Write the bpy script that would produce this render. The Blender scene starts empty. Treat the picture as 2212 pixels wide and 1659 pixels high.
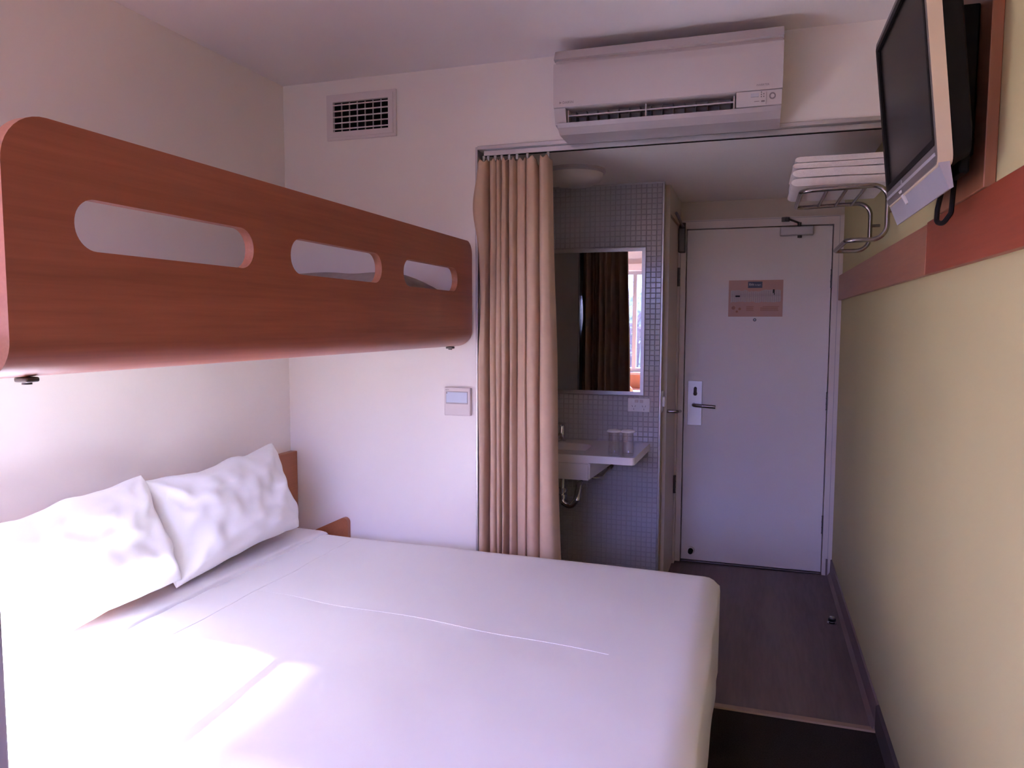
import bpy, bmesh, math, random
from mathutils import Vector, Matrix, noise
random.seed(7)
R = math.radians
scene = bpy.context.scene
COL = scene.collection

# ------------------------------------------------------------------ camera
YAW, PITCH, ROLL, FPX, HC = 18.0, 4.6, 0.15, 1612.0, 1.473
cy, sy, cp, sp = math.cos(R(YAW)), math.sin(R(YAW)), math.cos(R(PITCH)), math.sin(R(PITCH))
Fv = Vector((-sy*cp, cy*cp, -sp)); Rv = Vector((cy, sy, 0)); Uv = Rv.cross(Fv)
Rr = Rv*math.cos(R(ROLL)) + Uv*math.sin(R(ROLL)); Ur = Uv*math.cos(R(ROLL)) - Rv*math.sin(R(ROLL))
cam = bpy.data.cameras.new('camera'); camo = bpy.data.objects.new('camera', cam); COL.objects.link(camo)
camo.matrix_world = Matrix(((Rr.x, Ur.x, -Fv.x, 0), (Rr.y, Ur.y, -Fv.y, 0), (Rr.z, Ur.z, -Fv.z, HC), (0, 0, 0, 1)))
cam.sensor_fit = 'HORIZONTAL'; cam.sensor_width = 36.0; cam.lens = 36.0*FPX/2212.0
cam.clip_start = 0.02; cam.clip_end = 200
scene.camera = camo

# ------------------------------------------------------------------ sky, sun, exposure
world = bpy.data.worlds.new('sky'); scene.world = world; world.use_nodes = True
bg = world.node_tree.nodes['Background']
bg.inputs['Color'].default_value = (0.325, 0.365, 1.0, 1); bg.inputs['Strength'].default_value = 20.0
sl = bpy.data.lights.new('sun', 'SUN'); sl.energy = 240.0; sl.angle = R(2.0); sl.color = (0.76, 0.78, 1.0)
so = bpy.data.objects.new('sun', sl); COL.objects.link(so)
so.rotation_euler = Vector((-0.10, 1.0, -0.635)).to_track_quat('-Z', 'Y').to_euler(); so.location = (1, -9, 8)
vs = scene.view_settings
vs.view_transform = 'Standard'; vs.look = 'None'; vs.gamma = 1.0; vs.use_curve_mapping = False
vs.exposure = 0.0
cyc = scene.cycles
cyc.max_bounces = 12; cyc.diffuse_bounces = 8; cyc.glossy_bounces = 6; cyc.transmission_bounces = 8; cyc.transparent_max_bounces = 12
cyc.sample_clamp_indirect = 0; cyc.caustics_reflective = False; cyc.caustics_refractive = False

# ------------------------------------------------------------------ materials
def nodes_of(m):
    m.use_nodes = True; nt = m.node_tree
    return nt, nt.nodes['Principled BSDF']
def mat(name, col, rough=0.5, metal=0.0, var=0.06, scale=6.0, bump=0.0, bscale=200.0, spec=0.5, trans=0.0, sheen=0.0):
    m = bpy.data.materials.new(name); nt, p = nodes_of(m)
    p.inputs['Roughness'].default_value = rough; p.inputs['Metallic'].default_value = metal
    p.inputs['Specular IOR Level'].default_value = spec; p.inputs['Transmission Weight'].default_value = trans
    p.inputs['Sheen Weight'].default_value = sheen
    tc = nt.nodes.new('ShaderNodeTexCoord')
    nz = nt.nodes.new('ShaderNodeTexNoise'); nz.inputs['Scale'].default_value = scale; nz.inputs['Detail'].default_value = 4
    nt.links.new(tc.outputs['Object'], nz.inputs['Vector'])
    cr = nt.nodes.new('ShaderNodeValToRGB')
    cr.color_ramp.elements[0].position = 0.3; cr.color_ramp.elements[1].position = 0.7
    cr.color_ramp.elements[0].color = tuple(max(0, c*(1-var)) for c in col)+(1,)
    cr.color_ramp.elements[1].color = tuple(min(1, c*(1+var)) for c in col)+(1,)
    nt.links.new(nz.outputs['Fac'], cr.inputs['Fac']); nt.links.new(cr.outputs['Color'], p.inputs['Base Color'])
    if bump > 0:
        n2 = nt.nodes.new('ShaderNodeTexNoise'); n2.inputs['Scale'].default_value = bscale; n2.inputs['Detail'].default_value = 3
        nt.links.new(tc.outputs['Object'], n2.inputs['Vector'])
        b = nt.nodes.new('ShaderNodeBump'); b.inputs['Strength'].default_value = bump; b.inputs['Distance'].default_value = 0.002
        nt.links.new(n2.outputs['Fac'], b.inputs['Height']); nt.links.new(b.outputs['Normal'], p.inputs['Normal'])
    return m
def wood(name, c0, c1, stretch=(40, 1.2, 40), rough=0.35):
    m = bpy.data.materials.new(name); nt, p = nodes_of(m)
    p.inputs['Roughness'].default_value = rough
    tc = nt.nodes.new('ShaderNodeTexCoord'); mp = nt.nodes.new('ShaderNodeMapping')
    mp.inputs['Scale'].default_value = stretch
    nt.links.new(tc.outputs['Object'], mp.inputs['Vector'])
    a = nt.nodes.new('ShaderNodeTexNoise'); a.inputs['Scale'].default_value = 0.35; a.inputs['Detail'].default_value = 3; a.inputs['Distortion'].default_value = 0.5
    b = nt.nodes.new('ShaderNodeTexNoise'); b.inputs['Scale'].default_value = 4.5; b.inputs['Detail'].default_value = 5
    nt.links.new(mp.outputs['Vector'], a.inputs['Vector']); nt.links.new(mp.outputs['Vector'], b.inputs['Vector'])
    mx = nt.nodes.new('ShaderNodeMix'); mx.data_type = 'FLOAT'; mx.inputs[0].default_value = 0.4
    nt.links.new(a.outputs['Fac'], mx.inputs[2]); nt.links.new(b.outputs['Fac'], mx.inputs[3])
    cr = nt.nodes.new('ShaderNodeValToRGB')
    cr.color_ramp.elements[0].position = 0.36; cr.color_ramp.elements[1].position = 0.64
    cr.color_ramp.elements[0].color = c0+(1,); cr.color_ramp.elements[1].color = c1+(1,)
    nt.links.new(mx.outputs[0], cr.inputs['Fac']); nt.links.new(cr.outputs['Color'], p.inputs['Base Color'])
    return m
M = {}
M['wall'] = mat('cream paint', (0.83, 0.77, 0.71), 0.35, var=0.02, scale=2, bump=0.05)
M['wall_side'] = mat('pale side paint', (0.82, 0.755, 0.68), 0.28, var=0.02, scale=2, bump=0.05)
M['ceiling'] = mat('ceiling paint', (0.84, 0.80, 0.79), 0.6, var=0.02, scale=2, bump=0.05)
M['green'] = mat('yellow green paint', (0.56, 0.50, 0.26), 0.7, var=0.02, scale=2, bump=0.06, spec=0.2)
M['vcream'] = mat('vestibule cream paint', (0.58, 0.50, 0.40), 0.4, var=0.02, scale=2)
M['door'] = mat('door paint', (0.80, 0.74, 0.71), 0.4, var=0.02, scale=2)
M['frame'] = mat('door frame paint', (0.74, 0.66, 0.62), 0.4, var=0.02)
M['carpet'] = mat('dark carpet', (0.035, 0.026, 0.024), 0.95, var=0.35, scale=180, bump=0.6, bscale=500, spec=0.1)
M['vinyl'] = wood('vinyl plank', (0.12, 0.085, 0.080), (0.19, 0.14, 0.13), (14, 1.5, 14), 0.5)
M['skirt'] = mat('skirting vinyl', (0.22, 0.16, 0.14), 0.5, var=0.05)
M['skirt_dark'] = mat('carpet skirting', (0.07, 0.052, 0.048), 0.8, var=0.1)
M['strip'] = mat('edge strip', (0.36, 0.24, 0.16), 0.45, var=0.06)
M['bunk'] = wood('bunk veneer', (0.25, 0.072, 0.036), (0.37, 0.108, 0.055), (26, 0.9, 26), 0.32)
M['edge'] = wood('bunk edge band', (0.40, 0.155, 0.082), (0.49, 0.205, 0.115), (30, 2, 30), 0.4)
M['desk'] = wood('desk veneer', (0.58, 0.25, 0.13), (0.68, 0.33, 0.18), (2, 30, 30), 0.4)
M['laminate'] = mat('white laminate', (0.78, 0.74, 0.71), 0.4, var=0.01)
M['hboard'] = wood('headboard veneer', (0.34, 0.115, 0.048), (0.43, 0.15, 0.062), (26, 1, 26), 0.4)
M['rail_near'] = wood('rail red veneer', (0.29, 0.062, 0.030), (0.37, 0.085, 0.042), (26, 1, 26), 0.4)
M['rail_far'] = wood('rail pale veneer', (0.36, 0.145, 0.080), (0.44, 0.185, 0.105), (26, 1, 26), 0.4)
M['board'] = wood('board brown veneer', (0.30, 0.115, 0.055), (0.38, 0.15, 0.075), (26, 26, 1), 0.4)
M['sheet'] = mat('white sheet', (0.86, 0.85, 0.85), 0.8, var=0.01, scale=3, bump=0.04, bscale=900, spec=0.2)
M['pillow'] = mat('white pillowcase', (0.87, 0.86, 0.86), 0.8, var=0.01, scale=3, bump=0.04, bscale=900, spec=0.2)
M['blanket'] = mat('grey blanket', (0.36, 0.31, 0.28), 0.9, var=0.1, scale=20, spec=0.1)
M['bedbase'] = mat('dark bed base', (0.05, 0.04, 0.04), 0.8)
M['curtain'] = mat('beige curtain', (0.60, 0.42, 0.295), 0.85, var=0.04, scale=30, bump=0.15, bscale=700, spec=0.15, sheen=0.1)
M['alu'] = mat('aluminium', (0.50, 0.48, 0.47), 0.35, 0.8, var=0.04)
M['steel'] = mat('brushed steel', (0.36, 0.33, 0.31), 0.26, 1.0, var=0.05, scale=40)
M['satin'] = mat('satin metal plate', (0.74, 0.72, 0.72), 0.4, 0.5, var=0.02)
M['ventwhite'] = mat('vent enamel', (0.70, 0.62, 0.60), 0.4, var=0.02)
M['chrome'] = mat('chrome', (0.66, 0.66, 0.66), 0.08, 1.0, var=0.01)
M['darkmetal'] = mat('dark metal', (0.12, 0.105, 0.10), 0.4, 0.7, var=0.05)
M['black'] = mat('black plastic', (0.009, 0.008, 0.008), 0.55, var=0.1, spec=0.15)
M['hollow_shade'] = mat('dark void', (0.006, 0.004, 0.004), 0.9, var=0.1, spec=0.1)  # near-black colour painting in the shade of hollows
M['acwhite'] = mat('air conditioner plastic', (0.52, 0.46, 0.45), 0.35, var=0.01)
M['acgrey'] = mat('air conditioner grey', (0.44, 0.39, 0.39), 0.4, var=0.02)
M['ink'] = mat('grey lettering', (0.26, 0.22, 0.22), 0.5)
M['screen'] = mat('tv screen glass', (0.014, 0.012, 0.012), 0.25, var=0.02, spec=0.08)
M['tvgrey'] = mat('tv dark grey bezel', (0.16, 0.14, 0.135), 0.35)
M['tvcream'] = mat('tv cream edge', (0.70, 0.58, 0.42), 0.4)
M['tvsilver'] = mat('tv silver panel', (0.46, 0.45, 0.50), 0.4, 0.2)
M['white'] = mat('white plastic', (0.78, 0.76, 0.75), 0.4, var=0.01)
M['offwhite'] = mat('off white plastic', (0.68, 0.60, 0.57), 0.4, var=0.01)
M['plateglass'] = mat('pale blue plate window', (0.55, 0.60, 0.70), 0.2, var=0.02)
M['towel'] = mat('white towel', (0.80, 0.74, 0.72), 0.95, var=0.03, scale=60, bump=0.8, bscale=500, spec=0.1)
M['tile'] = mat('grey glazed tile', (0.46, 0.44, 0.47), 0.14, var=0.05, scale=3)
M['grout'] = mat('grey grout', (0.38, 0.36, 0.385), 0.8, var=0.05)
M['ceramic'] = mat('white ceramic', (0.80, 0.76, 0.75), 0.08, var=0.01)
M['paper'] = mat('poster peach paper', (0.52, 0.30, 0.23), 0.45, var=0.02)
M['plan'] = mat('floor plan print', (0.52, 0.44, 0.43), 0.5, var=0.05, scale=120)
M['blue'] = mat('poster navy', (0.02, 0.035, 0.075), 0.4)
M['pink'] = mat('window side pink paint', (0.78, 0.66, 0.60), 0.5, var=0.02)
M['orange'] = mat('orange plastic', (0.75, 0.20, 0.06), 0.4)
M['lampglass'] = mat('opal lamp glass', (0.66, 0.60, 0.56), 0.3, var=0.01)
M['sill'] = mat('window frame grey', (0.45, 0.42, 0.42), 0.4)
M['post'] = mat('mauve grey post', (0.30, 0.25, 0.30), 0.45)
M['leaf'] = mat('leaf green', (0.24, 0.28, 0.18), 0.6, var=0.4, scale=2)
M['bark'] = mat('bark', (0.12, 0.09, 0.07), 0.9, var=0.3, scale=12)
M['grass'] = mat('ground', (0.20, 0.18, 0.16), 0.9, var=0.2, scale=2)
M['stain'] = mat('red brown stain', (0.40, 0.16, 0.10), 0.9)
# mirror, clear glass, window pane
def mirror_mat():
    m = bpy.data.materials.new('mirror silver'); nt, p = nodes_of(m)
    p.inputs['Base Color'].default_value = (0.80, 0.80, 0.80, 1); p.inputs['Metallic'].default_value = 1; p.inputs['Roughness'].default_value = 0.01
    return m
M['mirror'] = mirror_mat()
def glass_mat(name, tint, fac):
    m = bpy.data.materials.new(name); m.use_nodes = True; nt = m.node_tree
    for n in list(nt.nodes): nt.nodes.remove(n)
    out = nt.nodes.new('ShaderNodeOutputMaterial'); tr = nt.nodes.new('ShaderNodeBsdfTransparent'); gl = nt.nodes.new('ShaderNodeBsdfGlossy')
    gl.inputs['Roughness'].default_value = 0.03; tr.inputs['Color'].default_value = tint+(1,)
    lw = nt.nodes.new('ShaderNodeLayerWeight'); lw.inputs['Blend'].default_value = fac
    fr = nt.nodes.new('ShaderNodeMath'); fr.operation = 'MULTIPLY_ADD'; fr.inputs[1].default_value = 0.40; fr.inputs[2].default_value = 0.05
    nt.links.new(lw.outputs['Facing'], fr.inputs[0])
    mx = nt.nodes.new('ShaderNodeMixShader')
    nt.links.new(fr.outputs[0], mx.inputs[0]); nt.links.new(tr.outputs[0], mx.inputs[1]); nt.links.new(gl.outputs[0], mx.inputs[2])
    nt.links.new(mx.outputs[0], out.inputs[0])
    return m
M['pane'] = glass_mat('window glass', (0.97, 0.98, 0.98), 0.15)
M['tumbler'] = glass_mat('tumbler glass', (0.96, 0.96, 0.98), 0.30)

# ------------------------------------------------------------------ helpers
LOC = {}
def thing(name, label, cat, loc=(0, 0, 0), group=None):
    o = bpy.data.objects.new(name, None); o.empty_display_size = 0.05; COL.objects.link(o)
    o.location = loc; LOC[o] = Vector(loc); o['label'] = label; o['category'] = cat
    if group: o['group'] = group
    return o
def tag(o, label, cat, group=None):
    o['label'] = label; o['category'] = cat
    if group: o['group'] = group
    return o
def put(name, bm, m, parent=None, smooth=False, label=None, origin=None):
    """bm holds world coordinates; mats may be a list"""
    bmesh.ops.recalc_face_normals(bm, faces=bm.faces)
    if parent is not None and origin is None: origin = LOC[parent]
    if origin is None:
        vs_ = [v.co for v in bm.verts]
        origin = Vector(((min(v.x for v in vs_)+max(v.x for v in vs_))/2, (min(v.y for v in vs_)+max(v.y for v in vs_))/2, min(v.z for v in vs_)))
    origin = Vector(origin)
    for v in bm.verts: v.co -= origin
    me = bpy.data.meshes.new(name); bm.to_mesh(me); bm.free()
    for mm in (m if isinstance(m, (list, tuple)) else [m]): me.materials.append(mm if not isinstance(mm, str) else M[mm])
    if smooth:
        for p in me.polygons: p.use_smooth = True
        if smooth != 'all': me.set_sharp_from_angle(angle=R(40))
    o = bpy.data.objects.new(name, me); COL.objects.link(o)
    if parent is not None:
        o.parent = parent; o.location = origin - LOC[parent]
    else: o.location = origin
    LOC[o] = origin
    if label: o['label'] = label
    return o
def struct(name, bm, m, parent=None, smooth=False, label=None):
    o = put(name, bm, m, parent, smooth, label)
    if parent is None: o['kind'] = 'structure'
    return o
def box(bm, a, b, bev=0.0, seg=2, mi=0):
    a = Vector(a); b = Vector(b)
    lo = Vector(map(min, a, b)); hi = Vector(map(max, a, b))
    mtx = Matrix.Translation((lo+hi)/2) @ Matrix.Diagonal((hi.x-lo.x, hi.y-lo.y, hi.z-lo.z, 1))
    r = bmesh.ops.create_cube(bm, size=1, matrix=mtx)
    fs = set(f for v in r['verts'] for f in v.link_faces)
    for f in fs: f.material_index = mi
    if bev > 0:
        es = set(e for v in r['verts'] for e in v.link_edges)
        bmesh.ops.bevel(bm, geom=list(es), offset=bev, segments=seg, profile=0.5, affect='EDGES', clamp_overlap=True)
    return r['verts']
def bx(a, b, bev=0.0, seg=2):
    bm = bmesh.new(); box(bm, a, b, bev, seg); return bm
def cyl(bm, p0, p1, r0, r1=None, n=20, cap=True):
    p0 = Vector(p0); p1 = Vector(p1); r1 = r0 if r1 is None else r1
    d = (p1-p0).normalized(); u = d.orthogonal().normalized(); w = d.cross(u)
    A = [bm.verts.new(p0+(u*math.cos(t)+w*math.sin(t))*r0) for t in [2*math.pi*i/n for i in range(n)]]
    B = [bm.verts.new(p1+(u*math.cos(t)+w*math.sin(t))*r1) for t in [2*math.pi*i/n for i in range(n)]]
    for i in range(n): bm.faces.new((A[i], A[(i+1) % n], B[(i+1) % n], B[i]))
    if cap: bm.faces.new(A); bm.faces.new(B)
def tube(bm, pts, r, n=12, closed=False):
    pts = [Vector(p) for p in pts]; k = len(pts); rings = []
    up = None
    for i, p in enumerate(pts):
        a = pts[(i-1) % k] if (closed or i > 0) else p
        b = pts[(i+1) % k] if (closed or i < k-1) else p
        d = (b-a).normalized()
        if up is None: up = d.orthogonal().normalized()
        up = (up - d*up.dot(d)).normalized(); w = d.cross(up)
        rings.append([bm.verts.new(p+(up*math.cos(2*math.pi*j/n)+w*math.sin(2*math.pi*j/n))*r) for j in range(n)])
    for i in range(k if closed else k-1):
        A, B = rings[i], rings[(i+1) % k]
        if closed and i == k-1:   # match the twist
            s = min(range(n), key=lambda q: (A[0].co-B[q].co).length)
            B = B[s:]+B[:s]
        for j in range(n): bm.faces.new((A[j], A[(j+1) % n], B[(j+1) % n], B[j]))
    if not closed: bm.faces.new(rings[0]); bm.faces.new(rings[-1])
def fillet(pts, r, n=6, closed=False):
    pts = [Vector(p) for p in pts]; out = []; k = len(pts)
    for i, p in enumerate(pts):
        if not closed and i in (0, k-1): out.append(p); continue
        a = (pts[(i-1) % k]-p); b = (pts[(i+1) % k]-p)
        rr = r[i] if isinstance(r, (list, tuple)) else r
        if rr <= 0: out.append(p); continue
        ang = a.angle(b); t = min(rr/math.tan(ang/2), a.length*0.49, b.length*0.49)
        p0 = p+a.normalized()*t; p1 = p+b.normalized()*t
        c = p + (a.normalized()+b.normalized()).normalized()*(t/math.cos(ang/2))
        v0 = p0-c; v1 = p1-c; tot = v0.angle(v1); ax = v0.cross(v1)
        if ax.length < 1e-9: out.append(p); continue
        for j in range(n+1): out.append(c+Matrix.Rotation(tot*j/n, 3, ax.normalized()) @ v0)
    return out
def prism(bm, outer, holes, f3, w0, w1, mi_face=0, mi_edge=0):
    """2D outline + holes filled, extruded between w0 and w1; f3(u,v,w) -> world"""
    loops = [outer]+list(holes)
    for w in (w0, w1):
        edges = []; 
        for lp in loops:
            vs_ = [bm.verts.new(f3(p[0], p[1], w)) for p in lp]
            edges += [bm.edges.new((vs_[i], vs_[(i+1) % len(vs_)])) for i in range(len(vs_))]
        if holes:
            g = bmesh.ops.triangle_fill(bm, use_beauty=True, use_dissolve=False, edges=edges)
            for f in g['geom']:
                if isinstance(f, bmesh.types.BMFace): f.material_index = mi_face
        else:
            f = bm.faces.new(vs_); f.material_index = mi_face
    bm.verts.ensure_lookup_table()
    n = sum(len(l) for l in loops); base = len(bm.verts)-2*n; s = base
    for lp in loops:
        k = len(lp)
        for i in range(k):
            f = bm.faces.new((bm.verts[s+i], bm.verts[s+(i+1) % k], bm.verts[s+n+(i+1) % k], bm.verts[s+n+i])); f.material_index = mi_edge
        s += k
def pz(outer, f3, w0, w1, holes=()):
    bm = bmesh.new(); prism(bm, outer, holes, f3, w0, w1); return bm
def v2(pts): return [(p[0], p[1]) for p in pts]
def rrect(u0, v0, u1, v1, r, n=6):
    return v2(fillet([(u0, v0, 0), (u1, v0, 0), (u1, v1, 0), (u0, v1, 0)], r, n, True))
XZ = lambda u, v, w: (u, w, v)      # outline in x-z, depth along y
YZ = lambda u, v, w: (w, u, v)      # outline in y-z, depth along x
XY = lambda u, v, w: (u, v, w)
def lathe(bm, c, prof, n=24):
    rings = []
    for r, z in prof:
        rings.append([bm.verts.new((c[0]+r*math.cos(2*math.pi*i/n), c[1]+r*math.sin(2*math.pi*i/n), c[2]+z)) for i in range(n)])
    for A, B in zip(rings, rings[1:]):
        for i in range(n): bm.faces.new((A[i], A[(i+1) % n], B[(i+1) % n], B[i]))
    bm.faces.new(rings[0]); bm.faces.new(rings[-1])
def text_bm(s, size, to_world, depth=0.0004):
    cu = bpy.data.curves.new('t', 'FONT'); cu.body = s; cu.size = size; cu.extrude = depth; cu.resolution_u = 2
    ob = bpy.data.objects.new('t', cu); COL.objects.link(ob)
    dg = bpy.context.evaluated_depsgraph_get(); me = bpy.data.meshes.new_from_object(ob.evaluated_get(dg))
    bm = bmesh.new(); bm.from_mesh(me)
    bpy.data.objects.remove(ob); bpy.data.curves.remove(cu); bpy.data.meshes.remove(me)
    for v in bm.verts: v.co = Vector(to_world(v.co.x, v.co.y, v.co.z))
    return bm

# ------------------------------------------------------------------ room dimensions
XL, XR, YW, YN, ZC = -2.04, 0.465, 2.95, -0.60, 2.53
ZV, YD, YT = 2.207, 4.674, 3.969           # vestibule ceiling, door plane, tiled wall plane
OL, OH = -1.12, 2.20                        # opening left edge and head
WX0, WX1, WZ0, WZ1 = -1.98, -0.22, 0.93, 2.08

struct('floor', bx((XL-0.1, YN-0.1, -0.1), (XR+0.1, 2.885, 0)), 'carpet')
vf = struct('floor_vestibule', bx((-1.6, 2.885, -0.1), (XR+0.1, YD+0.3, 0.0)), 'vinyl')
struct('trim_1', pz([(2.872, 0.0), (2.912, 0.0), (2.908, 0.004), (2.876, 0.006)], YZ, -1.6, XR), 'strip')
struct('ceiling', bx((XL-0.1, YN-0.1, ZC), (XR+0.1, YW, ZC+0.1)), 'ceiling')
struct('ceiling_vestibule', bx((-1.6, YW+0.1, ZV), (XR, YD+0.2, ZV+0.1)), 'ceiling')
struct('wall_left', bx((XL-0.1, YN-0.1, 0), (XL, YW+0.1, ZC)), 'wall_side')
struct('wall_back', pz([(XL, 0), (OL, 0), (OL, OH), (XR, OH), (XR, ZC+0.1), (XL, ZC+0.1)], XZ, YW, YW+0.1), 'wall')
struct('wall_right', bx((XR, YN-0.1, 0), (XR+0.1, YD+0.2, ZC)), 'green')
bm = bmesh.new()
box(bm, (XL, YN-0.12, 0), (WX0, YN, ZC)); box(bm, (WX1, YN-0.12, 0), (XR, YN, ZC))
box(bm, (WX0, YN-0.12, 0), (WX1, YN, WZ0)); box(bm, (WX0, YN-0.12, WZ1), (WX1, YN, ZC))
struct('wall_front', bm, 'pink')
# door wall with a hole for the entrance door
DX0, DX1, DZ = -0.405, 0.406, 2.04
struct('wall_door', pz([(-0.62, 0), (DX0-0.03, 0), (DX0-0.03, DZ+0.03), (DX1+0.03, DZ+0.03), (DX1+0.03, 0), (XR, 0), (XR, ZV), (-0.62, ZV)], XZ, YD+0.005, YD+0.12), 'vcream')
struct('wall_door_light_stop', bx((-0.62, YD+0.125, 0), (XR+0.1, YD+0.20, ZV)), 'vcream')  # added slab stopping outside light at the door gaps
struct('wall_side_light_stop', bx((-0.62, YT+0.102, 0), (-0.51, YD+0.004, ZV)), 'vcream')  # added solid block, keeps light from leaking around the side door
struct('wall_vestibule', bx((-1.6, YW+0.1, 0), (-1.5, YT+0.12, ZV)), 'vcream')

# ------------------------------------------------------------------ tiled wall
TX = -0.469
tw = struct('wall_tiled', bx((-1.5, YT+0.004, 0), (TX-0.002, YT+0.10, ZV)), 'grout')
PT, TS = 0.0272, 0.0246
tme = bmesh.new(); tv = []
h = TS/2; q = h-0.0016
o4 = [tme.verts.new((x, 0, z)) for x, z in ((-h, -h), (h, -h), (h, h), (-h, h))]
m4 = [tme.verts.new((x, -0.0034, z)) for x, z in ((-h, -h), (h, -h), (h, h), (-h, h))]
i4 = [tme.verts.new((x, -0.0046, z)) for x, z in ((-q, -q), (q, -q), (q, q), (-q, q))]
for i in range(4):
    j = (i+1) % 4
    tme.faces.new((o4[i], o4[j], m4[j], m4[i])); tme.faces.new((m4[i], m4[j], i4[j], i4[i]))
tme.faces.new(i4); bmesh.ops.recalc_face_normals(tme, faces=tme.faces)
tile_mesh = bpy.data.meshes.new('tile'); tme.to_mesh(tile_mesh); tile_mesh.materials.append(M['tile'])
spots = []
MX0, MX1, MZ0, MZ1 = -1.30, -0.554, 1.098, 1.872
nx = int(1.03/PT); nz = int(ZV/PT)
for i in range(nx):
    for k in range(nz):
        x = TX-0.004-(i+0.5)*PT; z = 0.004+(k+0.5)*PT
        hid = (x < MX1-0.03 and MZ0+0.03 < z < MZ1-0.03)
        if hid: continue
        # how well the photo shows it: right of the mirror first, then above and below it
        score = (x-TX)*1.0 - (0 if 0.86 < z < 2.2 else 0.5) - (0.35 if z < 1.09 else 0)
        spots.append((score, x, z))
spots.sort(reverse=True)
for n_, (s_, x, z) in enumerate(spots[:290]):
    o = bpy.data.objects.new('tile', tile_mesh); COL.objects.link(o); o.parent = tw
    o.location = Vector((x, YT+0.0046-0.0002, z))-LOC[tw]
    o.rotation_euler = (random.uniform(-1, 1)*0.006, 0, random.uniform(-1, 1)*0.006)
bm = bmesh.new()
for s_, x, z in spots[290:]:
    rot = Matrix.Translation((x, YT+0.0044, z)) @ Matrix.Rotation(random.uniform(-1, 1)*0.006, 4, 'X') @ Matrix.Rotation(random.uniform(-1, 1)*0.006, 4, 'Z')
    n0 = len(bm.verts); bm.from_mesh(tile_mesh)
    bm.verts.ensure_lookup_table()
    for v in bm.verts[n0:]: v.co = rot @ v.co
o = put('tiles', bm, 'tile', tw); o['kind'] = 'stuff'
struct('trim_2', bx((TX-0.004, YT-0.004, 0), (TX+0.006, YT+0.012, ZV), 0.002), 'alu')
struct('trim_3', bx((-1.5, YT-0.004, ZV-0.008), (TX-0.004, YT+0.003, ZV)), 'alu')
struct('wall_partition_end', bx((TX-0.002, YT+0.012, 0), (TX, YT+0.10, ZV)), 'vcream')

# ------------------------------------------------------------------ entrance door
door = struct('door_1', bx((DX0, YD, 0.012), (DX1, YD+0.04, DZ), 0.002), 'door')
bm = bmesh.new()
fo = [(DX0-0.035, 0), (DX0-0.005, 0), (DX0-0.005, DZ+0.005), (DX1+0.005, DZ+0.005), (DX1+0.005, 0), (XR-0.001, 0), (XR-0.001, DZ+0.055), (DX0-0.035, DZ+0.055)]
prism(bm, fo, [], XZ, YD-0.018, YD+0.10)
struct('door_frame', bm, 'frame', door)
bm = bmesh.new(); prism(bm, [(DX1+0.034, 0.1), (DX1+0.036, 0.1), (DX1+0.036, DZ+0.05), (DX0-0.03, DZ+0.05), (DX0-0.03, DZ+0.048), (DX1+0.034, DZ+0.048)], [], XZ, YD-0.0195, YD-0.017)
struct('frame_groove', bm, 'grout', door)
struct('threshold', bx((DX0, YD-0.015, 0.0005), (DX1, YD+0.05, 0.010), 0.003), 'darkmetal', door)
for zc in (1.737, 1.03, 0.30):
    bm = bmesh.new(); cyl(bm, (DX1+0.003, YD-0.008, zc-0.05), (DX1+0.003, YD-0.008, zc+0.05), 0.0065, n=12)
    for e in (-0.05, -0.017, 0.017, 0.05): cyl(bm, (DX1+0.003, YD-0.008, zc+e-0.0025), (DX1+0.003, YD-0.008, zc+e+0.0025), 0.0078, n=12)
    struct('hinge', bm, 'darkmetal', door, smooth=True)
lp = struct('lock_plate', bx((-0.384, YD-0.010, 0.856), (-0.297, YD, 1.130), 0.003), 'satin', door, label='satin metal lock plate')
bm = bmesh.new(); tube(bm, fillet([(-0.345, YD-0.004, 0.985), (-0.345, YD-0.055, 0.985), (-0.29, YD-0.062, 0.983), (-0.215, YD-0.058, 0.978)], [0, 0.02, 0.03, 0], 6), 0.011)
put('lever_handle', bm, 'steel', lp, smooth=True)
bm = bmesh.new(); tube(bm, [(-0.338, YD-0.008, 1.085), (-0.338, YD-0.022, 1.083), (-0.338, YD-0.024, 1.06), (-0.338, YD-0.016, 1.045)], 0.009); cyl(bm, (-0.338, YD-0.008, 1.052), (-0.338, YD-0.018, 1.052), 0.012)
put('snib', bm, 'darkmetal', lp, smooth=True)
bm = bmesh.new(); cyl(bm, (-0.005, YD-0.006, 1.501), (-0.005, YD, 1.501), 0.0095, n=18)
pe = struct('peephole', bm, 'darkmetal', door)
bm = bmesh.new(); cyl(bm, (-0.005, YD-0.007, 1.501), (-0.005, YD-0.005, 1.501), 0.0045, n=14); put('lens', bm, 'plateglass', pe)
bm = bmesh.new(); cyl(bm, (-0.345, YD-0.012, 0.072), (-0.345, YD, 0.072), 0.021, 0.024); s1 = struct('door_bumper', bm, 'white', door, smooth=True)
bm = bmesh.new(); cyl(bm, (-0.345, YD-0.045, 0.072), (-0.345, YD-0.010, 0.072), 0.014, 0.016); put('rubber_tip', bm, 'black', s1, smooth=True)
dc = struct('door_closer', bx((0.121, YD-0.05, 1.985), (0.303, YD, 2.036), 0.006), 'alu', door)
bm = bmesh.new(); tube(bm, [(0.225, YD-0.03, 2.038), (0.225, YD-0.03, 2.058)], 0.010)
for a, b in (((0.225, YD-0.03, 2.055), (0.165, YD-0.07, 2.074)), ((0.165, YD-0.07, 2.074), (0.15, YD-0.018, 2.078))):
    tube(bm, [a, b], 0.006, 8)
box(bm, (0.128, YD-0.026, 2.066), (0.172, YD-0.018, 2.092), 0.002)
put('closer_arm', bm, 'darkmetal', dc)
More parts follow.
